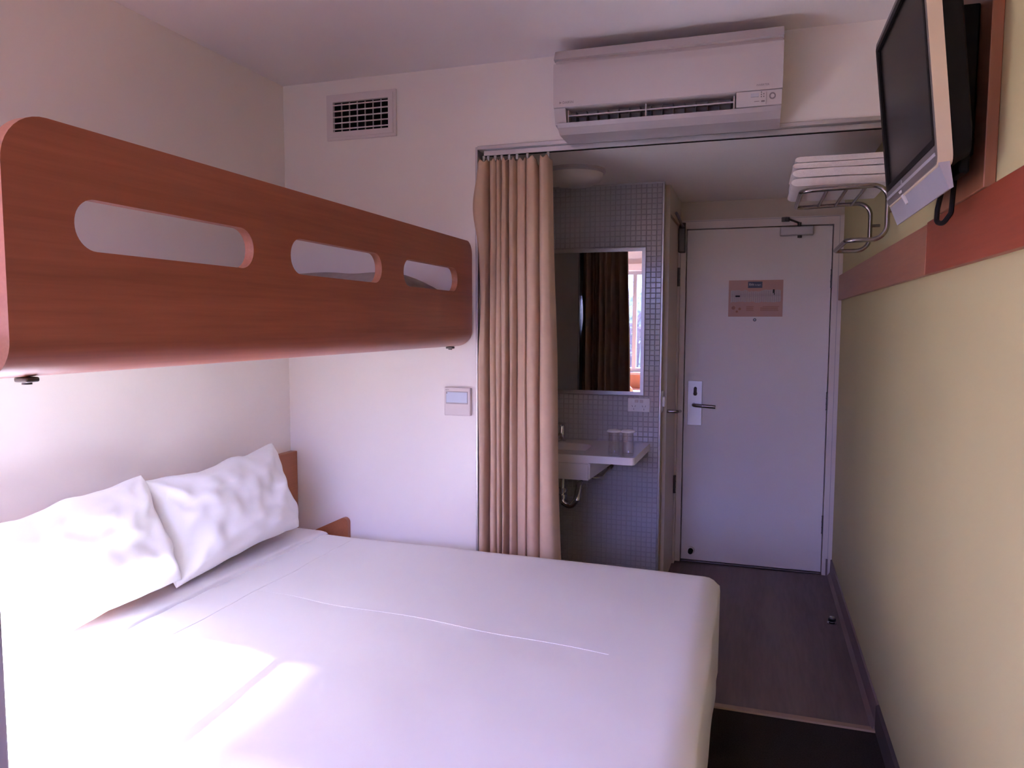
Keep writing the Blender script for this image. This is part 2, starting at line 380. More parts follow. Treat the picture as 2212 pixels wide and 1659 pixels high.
bm = bmesh.new(); cyl(bm, (0.228, YD-0.03, 1.972), (0.228, YD-0.03, 1.986), 0.012); put('spindle_cap', bm, 'darkmetal', dc)
# evacuation notice on the door
PX0, PX1, PZ0, PZ1 = -0.157, 0.149, 1.520, 1.735
po = thing('evacuation_notice', 'peach evacuation plan notice stuck on the entrance door', 'notice', (0, YD-0.002, PZ0))
put('sheet', bx((PX0, YD-0.0020, PZ0), (PX1, YD-0.0005, PZ1)), 'paper', po)
bm = bmesh.new(); random.seed(3)
pw = []; N = 24
top = [(PX0+0.012+i*(PX1-PX0-0.024)/N, 1.678+random.uniform(-0.006, 0.002)-(0.008 if 8 < i < 15 else 0)) for i in range(N+1)]
bot = [(p[0], 1.606+random.uniform(-0.005, 0.004)) for p in top]
prism(bm, top+bot[::-1], [], XZ, YD-0.0026, YD-0.0019)
pl = put('floor_plan', bm, 'plan', po)
bm = bmesh.new()
for i in range(1, N): box(bm, (top[i][0]-0.0007, YD-0.0030, bot[i][1]), (top[i][0]+0.0007, YD-0.0025, top[i][1]-0.004))
box(bm, (PX0+0.014, YD-0.0030, 1.642), (PX1-0.014, YD-0.0025, 1.6436)); box(bm, (PX0+0.014, YD-0.0030, 1.651), (PX1-0.014, YD-0.0025, 1.6522))
put('plan_lines', bm, 'ink', pl)
for a, b in (((-0.118, YD-0.0032, 1.636), (-0.092, YD-0.0025, 1.646)), ((0.092, YD-0.0032, 1.658), (0.102, YD-0.0025, 1.680)), ((0.098, YD-0.0032, 1.648), (0.103, YD-0.0025, 1.6575))):
    put('plan_marker', bx(a, b), 'black', pl)
hd = put('header_block', bx((-0.048, YD-0.0028, 1.689), (0.033, YD-0.0019, 1.726)), 'blue', po, label='navy header with pale lettering')
put('header_lettering', text_bm('ibis', 0.022, lambda x, y, z: (-0.043+x, YD-0.0031-z, 1.7035+y)), 'white', hd)
put('header_lettering', text_bm('budget', 0.013, lambda x, y, z: (-0.010+x, YD-0.0031-z, 1.7035+y)), 'plateglass', hd)
bm = bmesh.new()
for i in range(5): box(bm, (-0.055, YD-0.0026, 1.578-i*0.0058), (-0.004-random.uniform(0, .012), YD-0.0019, 1.5805-i*0.0058))
for i in range(5): box(bm, (0.018+(0.006 if i else 0.02), YD-0.0026, 1.578-i*0.0058), (0.132-random.uniform(0, .01), YD-0.0019, 1.5805-i*0.0058))
put('text_lines', bm, 'board', po)
for (x, z, r) in ((-0.128, 1.572, 0.011), (-0.092, 1.566, 0.008), (-0.108, 1.550, 0.007)):
    bm = bmesh.new(); cyl(bm, (x, YD-0.0026, z), (x, YD-0.0019, z), r, n=10); put('pictogram', bm, 'board', po)

# ------------------------------------------------------------------ bathroom side door with closer
SX = -0.445
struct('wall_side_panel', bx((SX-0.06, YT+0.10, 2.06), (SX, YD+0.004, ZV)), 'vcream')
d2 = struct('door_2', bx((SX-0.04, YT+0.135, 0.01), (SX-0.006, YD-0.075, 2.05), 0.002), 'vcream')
bm = bmesh.new(); box(bm, (SX-0.05, YT+0.10, 0), (SX, YT+0.133, 2.06)); struct('door_jamb', bm, 'vcream', d2)
bm = bmesh.new(); box(bm, (SX-0.05, YD-0.073, 0), (SX+0.004, YD-0.001, 2.06)); struct('door_jamb', bm, 'frame', d2)
for zc in (1.755, 0.50):
    bm = bmesh.new(); cyl(bm, (SX, YD-0.09, zc-0.055), (SX, YD-0.09, zc+0.055), 0.008, n=12)
    for e in (-0.05, -0.017, 0.017, 0.05): cyl(bm, (SX, YD-0.09, zc+e-0.003), (SX, YD-0.09, zc+e+0.003), 0.0095, n=12)
    struct('hinge', bm, 'darkmetal', d2, smooth=True)
bm = bmesh.new(); tube(bm, fillet([(SX-0.01, YT+0.19, 0.995), (SX+0.05, YT+0.19, 0.995), (SX+0.055, YT+0.30, 0.985)], 0.02, 5), 0.009)
struct('lever_handle', bm, 'steel', d2, smooth=True)
bm = bmesh.new(); box(bm, (SX-0.005, YD-0.10, 1.90), (SX+0.035, YD-0.045, 2.045), 0.006)
c2 = struct('door_closer', bm, 'darkmetal', d2)
bm = bmesh.new(); tube(bm, [(SX+0.02, YD-0.07, 2.05), (SX+0.02, YT+0.22, 2.075)], 0.008); cyl(bm, (SX+0.015, YD-0.07, 2.035), (SX+0.015, YD-0.07, 2.075), 0.020)
put('closer_arm', bm, 'darkmetal', c2, smooth=True)
# white switch on the end of the tiled wall
t = thing('light_switch', 'white switch on the end edge of the tiled wall', 'switch', (TX, YT+0.045, 1.0))
put('plate', bx((TX, YT+0.012, 1.005), (TX+0.009, YT+0.085, 1.120), 0.003), 'white', t)
put('rocker', bx((TX+0.008, YT+0.03, 1.035), (TX+0.024, YT+0.06, 1.09), 0.005), 'white', t)

# ------------------------------------------------------------------ opening trims, curtain track
struct('trim_4', bx((OL, YW-0.002, 0), (OL+0.010, YW+0.104, OH), 0.002), 'alu')
struct('trim_5', bx((OL+0.010, YW-0.006, OH-0.012), (XR-0.001, YW+0.104, OH+0.003), 0.002), 'alu')
tr = put('curtain_track', pz([(YW+0.020, OH-0.032), (YW+0.050, OH-0.032), (YW+0.050, OH-0.013), (YW+0.020, OH-0.013)], YZ, OL+0.03, XR-0.01), 'alu')
tag(tr, 'slim aluminium curtain track along the head of the opening', 'curtain track')
bm = bx((OL+0.03, YW+0.032, OH-0.034), (XR-0.01, YW+0.038, OH-0.0315)); put('slot', bm, 'hollow_shade', tr)

# ------------------------------------------------------------------ skirting
struct('baseboard_right', pz([(XR-0.0005, 0), (XR-0.024, 0), (XR-0.020, 0.006), (XR-0.010, 0.022), (XR-0.008, 0.098), (XR-0.0005, 0.10)], lambda u, v, w: (u, w, v), 2.89, YD-0.02), 'skirt')
struct('baseboard_right_carpet', pz([(XR-0.0005, 0), (XR-0.012, 0), (XR-0.012, 0.095), (XR-0.0005, 0.10)], lambda u, v, w: (u, w, v), YN, 2.888), 'skirt_dark')
struct('baseboard_door', bx((DX1+0.025, YD-0.03, 0), (XR-0.024, YD-0.019, 0.10)), 'skirt')

# ------------------------------------------------------------------ window and what lies outside
wn = struct('window_1', (lambda b: (prism(b, [(WX0, WZ0), (WX1, WZ0), (WX1, WZ1), (WX0, WZ1)], [[(WX0+0.045, WZ0+0.045), (WX1-0.045, WZ0+0.045), (WX1-0.045, WZ1-0.045), (WX0+0.045, WZ1-0.045)]], XZ, YN-0.09, YN-0.03), b)[1])(bmesh.new()), 'sill')
struct('mullion', bx((-1.335, YN-0.085, WZ0+0.045), (-1.290, YN-0.035, WZ1-0.045)), 'sill', wn)
struct('pane', bx((WX0+0.045, YN-0.064, WZ0+0.045), (WX1-0.045, YN-0.060, WZ1-0.045)), 'pane', wn)
struct('window_sill', bx((WX0-0.04, YN-0.03, WZ0-0.03), (WX1+0.04, YN+0.06, WZ0), 0.004), 'sill', wn)
struct('blind_box', bx((WX0-0.02, YN, WZ1-0.01), (WX1+0.02, YN+0.07, WZ1+0.07), 0.006), 'pink', wn)
struct('trim_6', bx((-1.75, YN, 0.0), (-0.85, YN+0.02, WZ0-0.03)), 'rail_far')
g = tag(put('ground', bx((-14, -22, -3.2), (14, YN-0.3, -3.0)), 'grass'), 'pale open ground outside below the window', 'ground')
def tree(x, y, h, label, seed, nl=900, rx=1.7, cz=0.62, rz=0.36, ls=0.05):
    random.seed(seed); t = thing('tree', label, 'tree', (x, y, -3.0), 'trees outside the window')
    bm = bmesh.new(); tube(bm, [(x, y, -3.0), (x+0.1, y, -1.0), (x-0.05, y+0.1, 0.8), (x, y, h*0.8-3)], 0.13, 8)
    for k in range(5):
        a = k*1.3; z0 = -0.6+k*0.5
        tube(bm, [(x, y, z0), (x+math.cos(a)*0.7, y+math.sin(a)*0.7, z0+0.7), (x+math.cos(a)*1.2, y+math.sin(a)*1.2, z0+1.5)], 0.05, 6)
    put('trunk', bm, 'bark', t)
    bm = bmesh.new()
    for k in range(nl):
        d = Vector((random.gauss(0, 1), random.gauss(0, 1), random.gauss(0, 1))).normalized()*random.random()**0.4
        c = Vector((x+d.x*rx, y+d.y*1.5, h*cz-3+d.z*h*rz)); s = random.uniform(ls, 2.2*ls)
        u = Vector((random.gauss(0, 1), random.gauss(0, 1), random.gauss(0, 1))).normalized(); w = u.orthogonal().normalized()
        bm.faces.new([bm.verts.new(c+u*s), bm.verts.new(c+w*s*0.5), bm.verts.new(c-u*s), bm.verts.new(c-w*s*0.5)])
    put('foliage', bm, 'leaf', t)['kind'] = 'stuff'
tree(-2.7, -9.5, 5.6, 'sparse leafy tree outside the window, seen in the mirror', 5)
tree(1.32, -9.5, 12.0, 'tall dense tree, unseen, added to keep sun off part of the window', 9, 7000, 1.55, 0.84, 0.16, 0.12)  # added out of view; crown trims the sun patch on the bed

def hedge():  # added to block low sky, so the upper door stays darker
    random.seed(21); bm = bmesh.new(); nx_, nz_ = 70, 18; rows_ = []
    prof = [(-11.9, 0.0), (-11.8, 0.35), (-11.85, 0.8), (-12.2, 0.98), (-12.8, 1.0), (-13.4, 0.97), (-13.8, 0.75), (-13.9, 0.0)]
    for i in range(nx_+1):
        x = -14+28*i/nx_; r_ = []
        for y, f in prof:
            w = noise.noise(Vector((x*0.8, y, f*4)))*0.45+noise.noise(Vector((x*2.1, y*2, f*9)))*0.22
            r_.append(bm.verts.new((x, y+w, -3.0+5.3*f+(0 if f == 0 else w*0.8))))
        rows_.append(r_)
    for A, B in zip(rows_, rows_[1:]):
        for j in range(len(prof)-1): bm.faces.new((A[j], A[j+1], B[j+1], B[j]))
    t = thing('hedge', 'tall leafy hedge added outside the window to block the low sky', 'hedge', (0, -12.8, -3.0))
    put('body', bm, 'leaf', t, smooth='all')
    bm = bmesh.new()
    for k in range(5000):
        x = random.uniform(-9, 8); f = random.random(); y = -11.95+random.uniform(-0.1, 0.25); z = -3+5.4*f
        c = Vector((x, y, z)); s = random.uniform(0.08, 0.16); u = Vector((random.gauss(0, 1), random.gauss(0, 1), random.gauss(0, 1))).normalized(); w = u.orthogonal().normalized()
        bm.faces.new([bm.verts.new(c+u*s), bm.verts.new(c+w*s*0.5), bm.verts.new(c-u*s), bm.verts.new(c-w*s*0.5)])
    put('leaves', bm, 'leaf', t)['kind'] = 'stuff'
hedge()

# ------------------------------------------------------------------ double bed
BX0, BX1, BY0, BY1, BZ = -2.0, -0.10, 1.22, 2.86, 0.55
bed = thing('double_bed', 'double bed with tightly tucked white bedding below the bunk', 'bed', ((BX0+BX1)/2, (BY0+BY1)/2, 0))
put('bed_base', bx((BX0+0.01, BY0+0.06, 0.03), (BX1-0.07, BY1-0.05, 0.24), 0.01), 'bedbase', bed)
for lx, ly in ((BX0+0.1, BY0+0.15), (BX1-0.17, BY0+0.15), (BX0+0.1, BY1-0.15), (BX1-0.17, BY1-0.15)):
    bm = bmesh.new(); cyl(bm, (lx, ly, 0), (lx, ly, 0.035), 0.025); put('leg', bm, 'black', bed)
tag(put('headboard', bx((XL+0.002, 1.0, 0.05), (-2.002, YW-0.004, 0.885), 0.003), 'hboard'), 'orange-brown wooden headboard panel behind the pillows', 'headboard')
def cover(name, x0, x1, y0, y1, ztop, zbot, rad, nx, ny, m, wr, foot=True, smooth='all'):
    """bedding draped over the mattress: top grid rolling down over the near, far and foot sides"""
    bm = bmesh.new(); L = []
    def prof(s, a, b, both=True):   # arclength -> position across (with rounded shoulders)
        return s
    ys = []
    def shoulder(y_a, y_b):
        pts = [(y_a, zbot)]
        for k in range(7): 
            t = k/6*math.pi/2; pts.append((y_a+rad*(1-math.cos(t)), ztop-rad+rad*math.sin(t)))
        for k in range(1, ny): pts.append((y_a+rad+(y_b-y_a-2*rad)*k/ny, ztop))
        for k in range(7):
            t = math.pi/2-k/6*math.pi/2; pts.append((y_b-rad*(1-math.cos(t)), ztop-rad+rad*math.sin(t)))
        pts.append((y_b, zbot)); return pts
    sec = shoulder(y0, y1)
    xe = x1-rad if foot else x1
    cols = [(x0+(xe-x0)*i/nx, 0.0, 0.0) for i in range(nx+1)]
    if foot:
        for k in range(1, 7):
            t = k/6*math.pi/2; cols.append((x1-rad+rad*math.sin(t), rad*(1-math.cos(t)), k/6))
        cols.append((x1, ztop-zbot, 1.0))
    else:
        cols += [(x1+0.003, 0.004, 0.0), (x1+0.003, 0.020, 0.0)]
    grid = []
    for (x, drop, f) in cols:
        row = []
        for (y, z) in sec:
            zz = max(zbot, min(z, ztop-drop) if drop else z)
            # round the plan corners at the foot
            yy = y
            if f > 0:
                cyc_ = (y0+y1)/2; yy = cyc_+(y-cyc_)*(1-0.028*f*f)
            p = Vector((x, yy, zz))
            n = wr(p, drop, z)
            row.append(bm.verts.new(p+n))
        grid.append(row)
    for A, B in zip(grid, grid[1:]):
        for j in range(len(A)-1): bm.faces.new((A[j], A[j+1], B[j+1], B[j]))
    return put(name, bm, m, bed, smooth=smooth)
FX = -1.79
def wr_main(p, drop, z):
    d = noise.noise(Vector((p.x*1.7, p.y*1.3, 0)))*0.006 + noise.noise(Vector((p.x*5+p.y*3, p.y*4-p.x*2, 3)))*0.002
    # long soft creases running down from the fold
    d += 0.0016*math.sin(p.y*38+p.x*6+noise.noise(p*3)*3)*max(0, 1-(p.x-FX)/0.35)
    sag = -0.012*((p.x-FX)/1.7)**2
    if p.x < FX+0.012: d -= 0.004
    s = 0.0
    side = 0.006*noise.noise(Vector((p.x*6, p.y*6, p.z*1.5)))
    return Vector((side*(1 if drop > 0.03 else 0), side*(1 if z < BZ-0.04 else 0), d+sag if z > BZ-0.09 and drop < 0.05 else 0))
dv = cover('bedspread', FX-0.03, BX1, BY0, BY1, BZ, 0.16, 0.075, 90, 70, 'sheet', wr_main)
def wr_fold(p, drop, z):
    d = noise.noise(Vector((p.x*3, p.y*1.5, 5)))*0.005
    if p.x > FX-0.002: d -= 0.003
    return Vector((0, 0, d))
cover('sheet_turndown', BX0+0.004, FX+0.004, BY0-0.004, BY1+0.004, BZ+0.016, 0.18, 0.07, 14, 60, 'sheet', wr_fold, foot=False)
# hem stitching ridges on the bedspread
def surf(x, y): 
    return BZ + wr_main(Vector((x, y, BZ)), 0, BZ).z
for xx in (FX+0.17,):
    bm = bmesh.new(); pts = [(xx+0.004*math.sin(i*0.5), BY0+0.10+i*(BY1-BY0-0.2)/40, surf(xx, BY0+0.10+i*(BY1-BY0-0.2)/40)+0.0005) for i in range(41)]
    tube(bm, pts, 0.0012, 6); put('hem', bm, 'sheet', bed, smooth=True)
bm = bmesh.new(); pts = [(FX+0.17+i*1.25/40, 2.13-0.10*i/40+0.006*math.sin(i*0.4), surf(FX+0.17+i*1.25/40, 2.13)+0.0002) for i in range(41)]
tube(bm, pts, 0.0008, 6); put('crease', bm, 'sheet', bed, smooth=True)

def pillow(name, label, cyp, zb, wy, hz, th, lean, roll, seed, xb, group):
    """plump pillow leaning on the headboard: u along y, v up the lean"""
    bm = bmesh.new(); nu, nv = 56, 40; off = Vector((seed*7.3, seed*3.1, 0))
    fr = [[None]*(nv+1) for _ in range(nu+1)]; bk = [[None]*(nv+1) for _ in range(nu+1)]
    A = Matrix.Translation((xb, cyp, zb)) @ Matrix.Rotation(R(roll), 4, 'X') @ Matrix.Rotation(R(-lean), 4, 'Y')
    for i in range(nu+1):
        for j in range(nv+1):
            u = -1+2*i/nu; v = -1+2*j/nv
            yy = u*wy/2*(1-0.05*(1-v*v)) + 0.014*noise.noise(Vector((v*2.3, seed, 1)))*abs(u)**2
            zz = hz/2+v*hz/2*(1-0.085*(1-u*u)) + 0.016*noise.noise(Vector((u*2.6, seed, 4)))*abs(v)**2*(1 if v > 0 else 0.3)
            t = th/2*(max(0, 1-u**4)**0.6)*(max(0, 1-v**4)**0.6)
            t *= 1-0.12*v
            pn = Vector((u*2.2, v*1.8, 0))+off
            w = 0.020*noise.noise(pn*1.2)+0.010*noise.noise(pn*2.4)
            # creases fanning out from the corners and the short sides
            rid = 0
            for cu, cv in ((-1, 1), (1, 1), (-1, -1), (1, -1)):
                du, dv_ = (u-cu)*wy, (v-cv)*hz; rr = math.hypot(du, dv_)+1e-4; aa = math.atan2(dv_, du)
                rid += math.sin(aa*9+seed+noise.noise(pn*1.5)*2)*math.exp(-rr*3.2)*min(1, rr*6)
            rid += 0.55*math.sin((v*hz*34)+2.5*noise.noise(pn*1.6))*math.exp(-(1-abs(u))*wy*5)
            w += 0.015*rid
            edge = min(1, (1-abs(u))*5)*min(1, (1-abs(v))*4)
            flut = 0.008*noise.noise(Vector((u*5, v*5, seed)))*(1-edge)
            fr[i][j] = bm.verts.new(A @ Vector((t+w*edge+flut, yy, zz+flut*0.6)))
            if i in (0, nu) or j in (0, nv): bk[i][j] = fr[i][j]
            else: bk[i][j] = bm.verts.new(A @ Vector((-t*0.7+flut-w*edge*0.3, yy, zz+flut*0.6)))
    for i in range(nu):
        for j in range(nv):
            bm.faces.new((fr[i][j], fr[i+1][j], fr[i+1][j+1], fr[i][j+1]))
            a = (bk[i][j], bk[i][j+1], bk[i+1][j+1], bk[i+1][j])
            try: bm.faces.new(a)
            except ValueError: pass
    o = put(name, bm, 'pillow', smooth='all'); tag(o, label, 'pillow', group)
    md = o.modifiers.new('subdivision', 'SUBSURF'); md.levels = 1; md.render_levels = 1
    return o
pillow('pillow', 'white pillow nearer the back wall, in front of the bare headboard end', 2.350, 0.585, 0.725, 0.385, 0.20, 18, 2.0, 1.3, -1.840, 'bed pillows')
pillow('pillow', 'sunlit white pillow nearest the camera, leaning on the headboard', 1.625, 0.585, 0.75, 0.39, 0.21, 20, 3.0, 4.7, -1.822, 'bed pillows')

# low wooden ledge board between the bed and the back wall
ol = v2(fillet([(-1.90, 0.40, 0), (-1.731, 0.40, 0), (-1.731, 0.607, 0), (-1.90, 0.527, 0)], [0, 0, 0.022, 0], 5, True))
tag(put('ledge_board', pz(ol, XZ, YW-0.024, YW-0.001), 'hboard'), 'small wooden board with sloping top against the back wall behind the bed', 'board')
o = bpy.data.objects['ledge_board']

# ------------------------------------------------------------------ upper bunk
PXF = -1.13; TH = 0.024; BZ0, BZT, BYN, BYF = 1.380, 1.812, 0.885, 2.934; RB = 0.065
bunk = thing('bunk_bed', 'upper bunk with reddish wooden guard panel and three rounded slots', 'bunk bed', (-1.58, 1.9, 0))
outer = v2(fillet([(BYN, BZ0+RB, 0), (BYF, BZ0+RB, 0), (BYF, BZT, 0), (BYN, BZT, 0)], [0, 0, 0.055, 0.085], 10, True))
holes = [rrect(a, 1.600, b, 1.692, 0.0455, 10) for a, b in ((1.015, 1.504), (1.652, 2.141), (2.295, 2.774))]
bm = bmesh.new(); prism(bm, outer, holes, YZ, PXF-TH, PXF, 0, 1)
# moulded bend and base plate
prof_o = [(PXF-RB+RB*math.cos(t), BZ0+RB-RB*math.sin(t)) for t in [k/10*math.pi/2 for k in range(11)]]+[(-2.03, BZ0)]
ri = RB-TH
prof_i = [(PXF-RB+ri*math.cos(t), BZ0+RB-ri*math.sin(t)) for t in [k/10*math.pi/2 for k in range(11)]]+[(-2.03, BZ0+TH)]
def yend(z, far):   # small rounding of the lower ends
    return (BYF-0.0 if far else BYN)
n0 = []
for pr in (prof_o, prof_i):
    for far in (False, True):
        n0.append([bm.verts.new((x, yend(z, far)-(max(0, (BZ0+0.03-z))*0.5 if far else 0), z)) for x, z in pr])
on, of_, inn, inf = n0
for k in range(len(on)-1):
    bm.faces.new((on[k], on[k+1], of_[k+1], of_[k])).material_index = 0 if k < 10 else 2
    bm.faces.new((inn[k], inn[k+1], inf[k+1], inf[k])).material_index = 0
    bm.faces.new((on[k], on[k+1], inn[k+1], inn[k])).material_index = 1
    bm.faces.new((of_[k], of_[k+1], inf[k+1], inf[k])).material_index = 1
bmesh.ops.remove_doubles(bm, verts=bm.verts, dist=0.0004)
gp = put('guard_panel', bm, ['bunk', 'edge', 'laminate'], bunk, smooth=True, label='reddish-brown veneer guard panel')
put('mattress', bx((-2.02, BYN+0.04, BZ0+TH), (PXF-TH-0.03, BYF-0.01, 1.535), 0.04, 4), 'sheet', bunk, smooth=True)
bm = bmesh.new(); box(bm, (-2.02, BYN+0.02, BZ0+TH), (PXF-TH-0.04, BYN+0.05, 1.46), 0.005); put('end_rail', bm, 'post', bunk)
for yb in (0.96, 2.84):
    bm = bmesh.new(); box(bm, (PXF-0.075, yb-0.013, BZ0-0.009), (PXF-0.045, yb+0.013, BZ0), 0.003); cyl(bm, (PXF-0.06, yb, BZ0-0.013), (PXF-0.06, yb, BZ0-0.008), 0.008)
    put('bracket', bm, 'darkmetal', bunk)
put('post', bx((PXF-0.035, 0.81, 0), (PXF, 0.850, 1.46), 0.006), 'post', bunk, label='mauve-grey support post at the near end')
# bedding on the bunk
bm = bmesh.new()
nxx, nyy = 24, 60; grid = []
for i in range(nxx+1):
    row = []
    for j in range(nyy+1):
        x = -2.015+i*(0.80)/nxx; y = 1.45+j*(2.50-1.45)/nyy
        e = min(1, min(i, nxx-i)/3)*min(1, min(j, nyy-j)/4)
        z = 1.537+0.042*e**0.5+0.012*noise.noise(Vector((x*4, y*4, 1)))*e
        row.append(bm.verts.new((x, y, z)))
    grid.append(row)
for A, B in zip(grid, grid[1:]):
    for j in range(nyy): bm.faces.new((A[j], A[j+1], B[j+1], B[j]))
put('folded_quilt', bm, 'sheet', bunk, smooth='all')
def bunk_pillow():
    bm = bmesh.new(); nu, nv = 30, 24; F = []; K = []
    for i in range(nu+1):
        f = []; k = []
        for j in range(nv+1):
            u = -1+2*i/nu; v = -1+2*j/nv
            t = 0.075*max(0, 1-u**4)**0.6*max(0, 1-v**4)**0.6
            x = -1.60+u*0.36*(1-0.05*(1-v*v)); y = 2.70+v*0.20*(1-0.07*(1-u*u))
            w = 0.012*noise.noise(Vector((u*2, v*2, 9)))*min(1, (1-abs(u))*4)*min(1, (1-abs(v))*4)
            a = bm.verts.new((x, y, 1.600+t+w)); f.append(a)
            k.append(a if i in (0, nu) or j in (0, nv) else bm.verts.new((x, y, 1.600-t*0.8)))
        F.append(f); K.append(k)
    for i in range(nu):
        for j in range(nv):
            bm.faces.new((F[i][j], F[i+1][j], F[i+1][j+1], F[i][j+1])); 
            try: bm.faces.new((K[i][j], K[i][j+1], K[i+1][j+1], K[i+1][j]))
            except ValueError: pass
    tag(put('pillow', bm, 'blanket', smooth='all'), 'greyish pillow on the upper bunk, seen through the far slot', 'pillow')
bunk_pillow()

# ------------------------------------------------------------------ curtain in the opening
cur = thing('curtain', 'beige curtain drawn aside at the left of the opening', 'curtain', (-0.94, YW+0.04, 0))
px2x = lambda p: -1.116+(p-1030)*0.00206
arcs = [  # each pleat: left/right edge at the top, at the bottom (in steps along the track), bulge, depth of the pinch after it
 (1028, 1050, 1034, 1048, 0.045, 0.050), (1055, 1068, 1057, 1071, 0.035, 0.015), (1069, 1078, 1072, 1081, 0.030, 0.020), (1080, 1091, 1083, 1092, 0.034, 0.045),
 (1096, 1108, 1099, 1113, 0.036, 0.020), (1110, 1128, 1115, 1134, 0.005, 0.030), (1131, 1154, 1138, 1164, 0.040, 0.035), (1158, 1178, 1165, 1206, 0.048, 0.045)]
folds = [(px2x(1026), px2x(1031), 0.0, 0.02)]
for (a, b, c, d, bu, pi_) in arcs:
    for f_, g_ in ((0.06, 0.45), (0.30, 0.92), (0.70, 0.92), (0.94, 0.45)):
        folds.append((px2x(a+(b-a)*f_), px2x(c+(d-c)*f_), -bu*g_*0.8, -bu*g_))
    folds.append((px2x(b+1.0), px2x(d+0.8), pi_*0.8, pi_))
def cm(p, t): return p
bm = bmesh.new(); NV = 60; SUB = 3; ZT, ZB = 2.150, 0.03; rows = []
for j in range(NV+1):
    f = j/NV; z = ZT+(ZB-ZT)*f; row = []
    e = min(1, f*2.2)
    for i in range((len(folds)-1)*SUB+1):
        k = min(i//SUB, len(folds)-2); t = i/SUB-k
        # catmull-rom through the pleat points
        P = []
        for q in (k-1, k, k+1, k+2):
            a = folds[max(0, min(len(folds)-1, q))]
            P.append((a[0]+(a[1]-a[0])*f, a[2]+(a[3]-a[2])*e))
        cr = lambda c: 0.5*((2*P[1][c])+(-P[0][c]+P[2][c])*t+(2*P[0][c]-5*P[1][c]+4*P[2][c]-P[3][c])*t*t+(-P[0][c]+3*P[1][c]-3*P[2][c]+P[3][c])*t**3)
        x, yo = cr(0), cr(1)
        # swaying folds, bulge of the loose leading flap near the top
        x += 0.006*noise.noise(Vector((i*0.15, f*4, 2)))*min(1, f*4)
        yo += 0.006*noise.noise(Vector((i*0.3, f*3, 8)))
        if i < SUB*4:
            g_ = math.exp(-((f-0.09)/0.055)**2); x -= 0.016*g_*(1-i/(SUB*4)); yo -= 0.02*g_
            g2 = math.exp(-((f-0.28)/0.08)**2); x += 0.022*g2*(1-i/(SUB*4))
        zz = z
        if f < 0.08:
            s = (0.08-f)/0.08
            zz += s*0.008*math.sin(i*1.1)
            zz -= s*s*0.035*(1 if SUB*34 < i < SUB*36.6 else 0)
            zz -= s*s*0.022*math.exp(-(i/(SUB*2.0))**2)
        row.append(bm.verts.new((x, YW+0.035+yo, zz)))
    rows.append(row)
for A, B in zip(rows, rows[1:]):
    for i in range(len(A)-1): bm.faces.new((A[i], A[i+1], B[i+1], B[i]))
co = put('cloth', bm, 'curtain', cur, smooth='all')
md = co.modifiers.new('thickness', 'SOLIDIFY'); md.thickness = 0.0025; md.offset = 0
md = co.modifiers.new('subdivision', 'SUBSURF'); md.levels = 1; md.render_levels = 1
for x in (-1.095, -1.075, -1.045, -1.016, -0.984, -0.950, -0.905, -0.818):
    bm = bmesh.new(); box(bm, (x-0.004, YW+0.030, 2.148), (x+0.004, YW+0.038, OH-0.030)); cyl(bm, (x, YW+0.034, OH-0.040), (x, YW+0.034, OH-0.031), 0.006, n=10)
    put('hook', bm, 'white', cur)

# ------------------------------------------------------------------ air conditioner
AX0, AX1 = -0.735, 0.066
ac = thing('air_conditioner', 'white split air conditioner high on the wall above the opening', 'air conditioner', ((AX0+AX1)/2, YW, 2.18))
bodyp = [(YW, 2.485), (2.785, 2.488), (2.768, 2.472), (2.752, 2.434), (2.752, 2.274), (2.800, 2.262), (2.845, 2.225), (2.802, 2.196), (2.86, 2.186), (YW, 2.190)]
# chassis behind the outlet opening: full profile with the outlet recessed between the ends
OX0, OX1 = -0.690, -0.084
put('body', pz([(YW-0.001, 2.484), (2.788, 2.487), (2.770, 2.470), (2.760, 2.432), (2.760, 2.276), (2.83, 2.270), (2.87, 2.215), (YW-0.001, 2.200)], YZ, AX0+0.006, AX1-0.004), 'acwhite', ac)
put('upper_band', pz([(2.79, 2.4875), (2.772, 2.480), (2.751, 2.446), (2.770, 2.440), (2.79, 2.47)], YZ, AX0, AX1), 'acwhite', ac)
put('front_panel', pz(v2(fillet([(2.764, 2.432, 0), (2.748, 2.428, 0), (2.745, 2.400, 0), (2.750, 2.272, 0), (2.764, 2.270, 0)], [0, .004, .05, .004, 0], 4, True)), YZ, AX0, AX1), 'acwhite', ac, smooth=True)
put('left_cheek', pz([(2.752, 2.269), (2.775, 2.215), (2.87, 2.200), (2.88, 2.269)], YZ, AX0+0.002, OX0), 'acgrey', ac)
cp_ = put('control_panel', pz([(2.752, 2.269), (2.762, 2.222), (2.87, 2.205), (2.88, 2.269)], YZ, OX1, AX1-0.002), 'acwhite', ac)
put('chin', pz([(2.766, 2.219), (2.778, 2.205), (2.812, 2.186), (YW-0.001, 2.184), (YW-0.001, 2.20), (2.87, 2.204), (2.785, 2.216)], YZ, AX0+0.010, AX1-0.003), 'acgrey', ac)
put('outlet_back', pz([(2.86, 2.269), (2.858, 2.200), (2.868, 2.200), (2.872, 2.269)], YZ, OX0, OX1), 'hollow_shade', ac)
put('louver', pz([(2.776, 2.243), (2.84, 2.255), (2.84, 2.258), (2.775, 2.2475)], YZ, OX0+0.006, OX1-0.006), 'acgrey', ac)
put('louver', pz([(2.783, 2.2205), (2.84, 2.232), (2.84, 2.235), (2.782, 2.2235)], YZ, OX0+0.010, OX1-0.006), 'acgrey', ac)
for k in range(15):
    x = OX0+0.03+k*(OX1-OX0-0.05)/14
    put('fin', bx((x-0.001, 2.80, 2.214), (x+0.001, 2.855, 2.266)), 'tvgrey', ac)
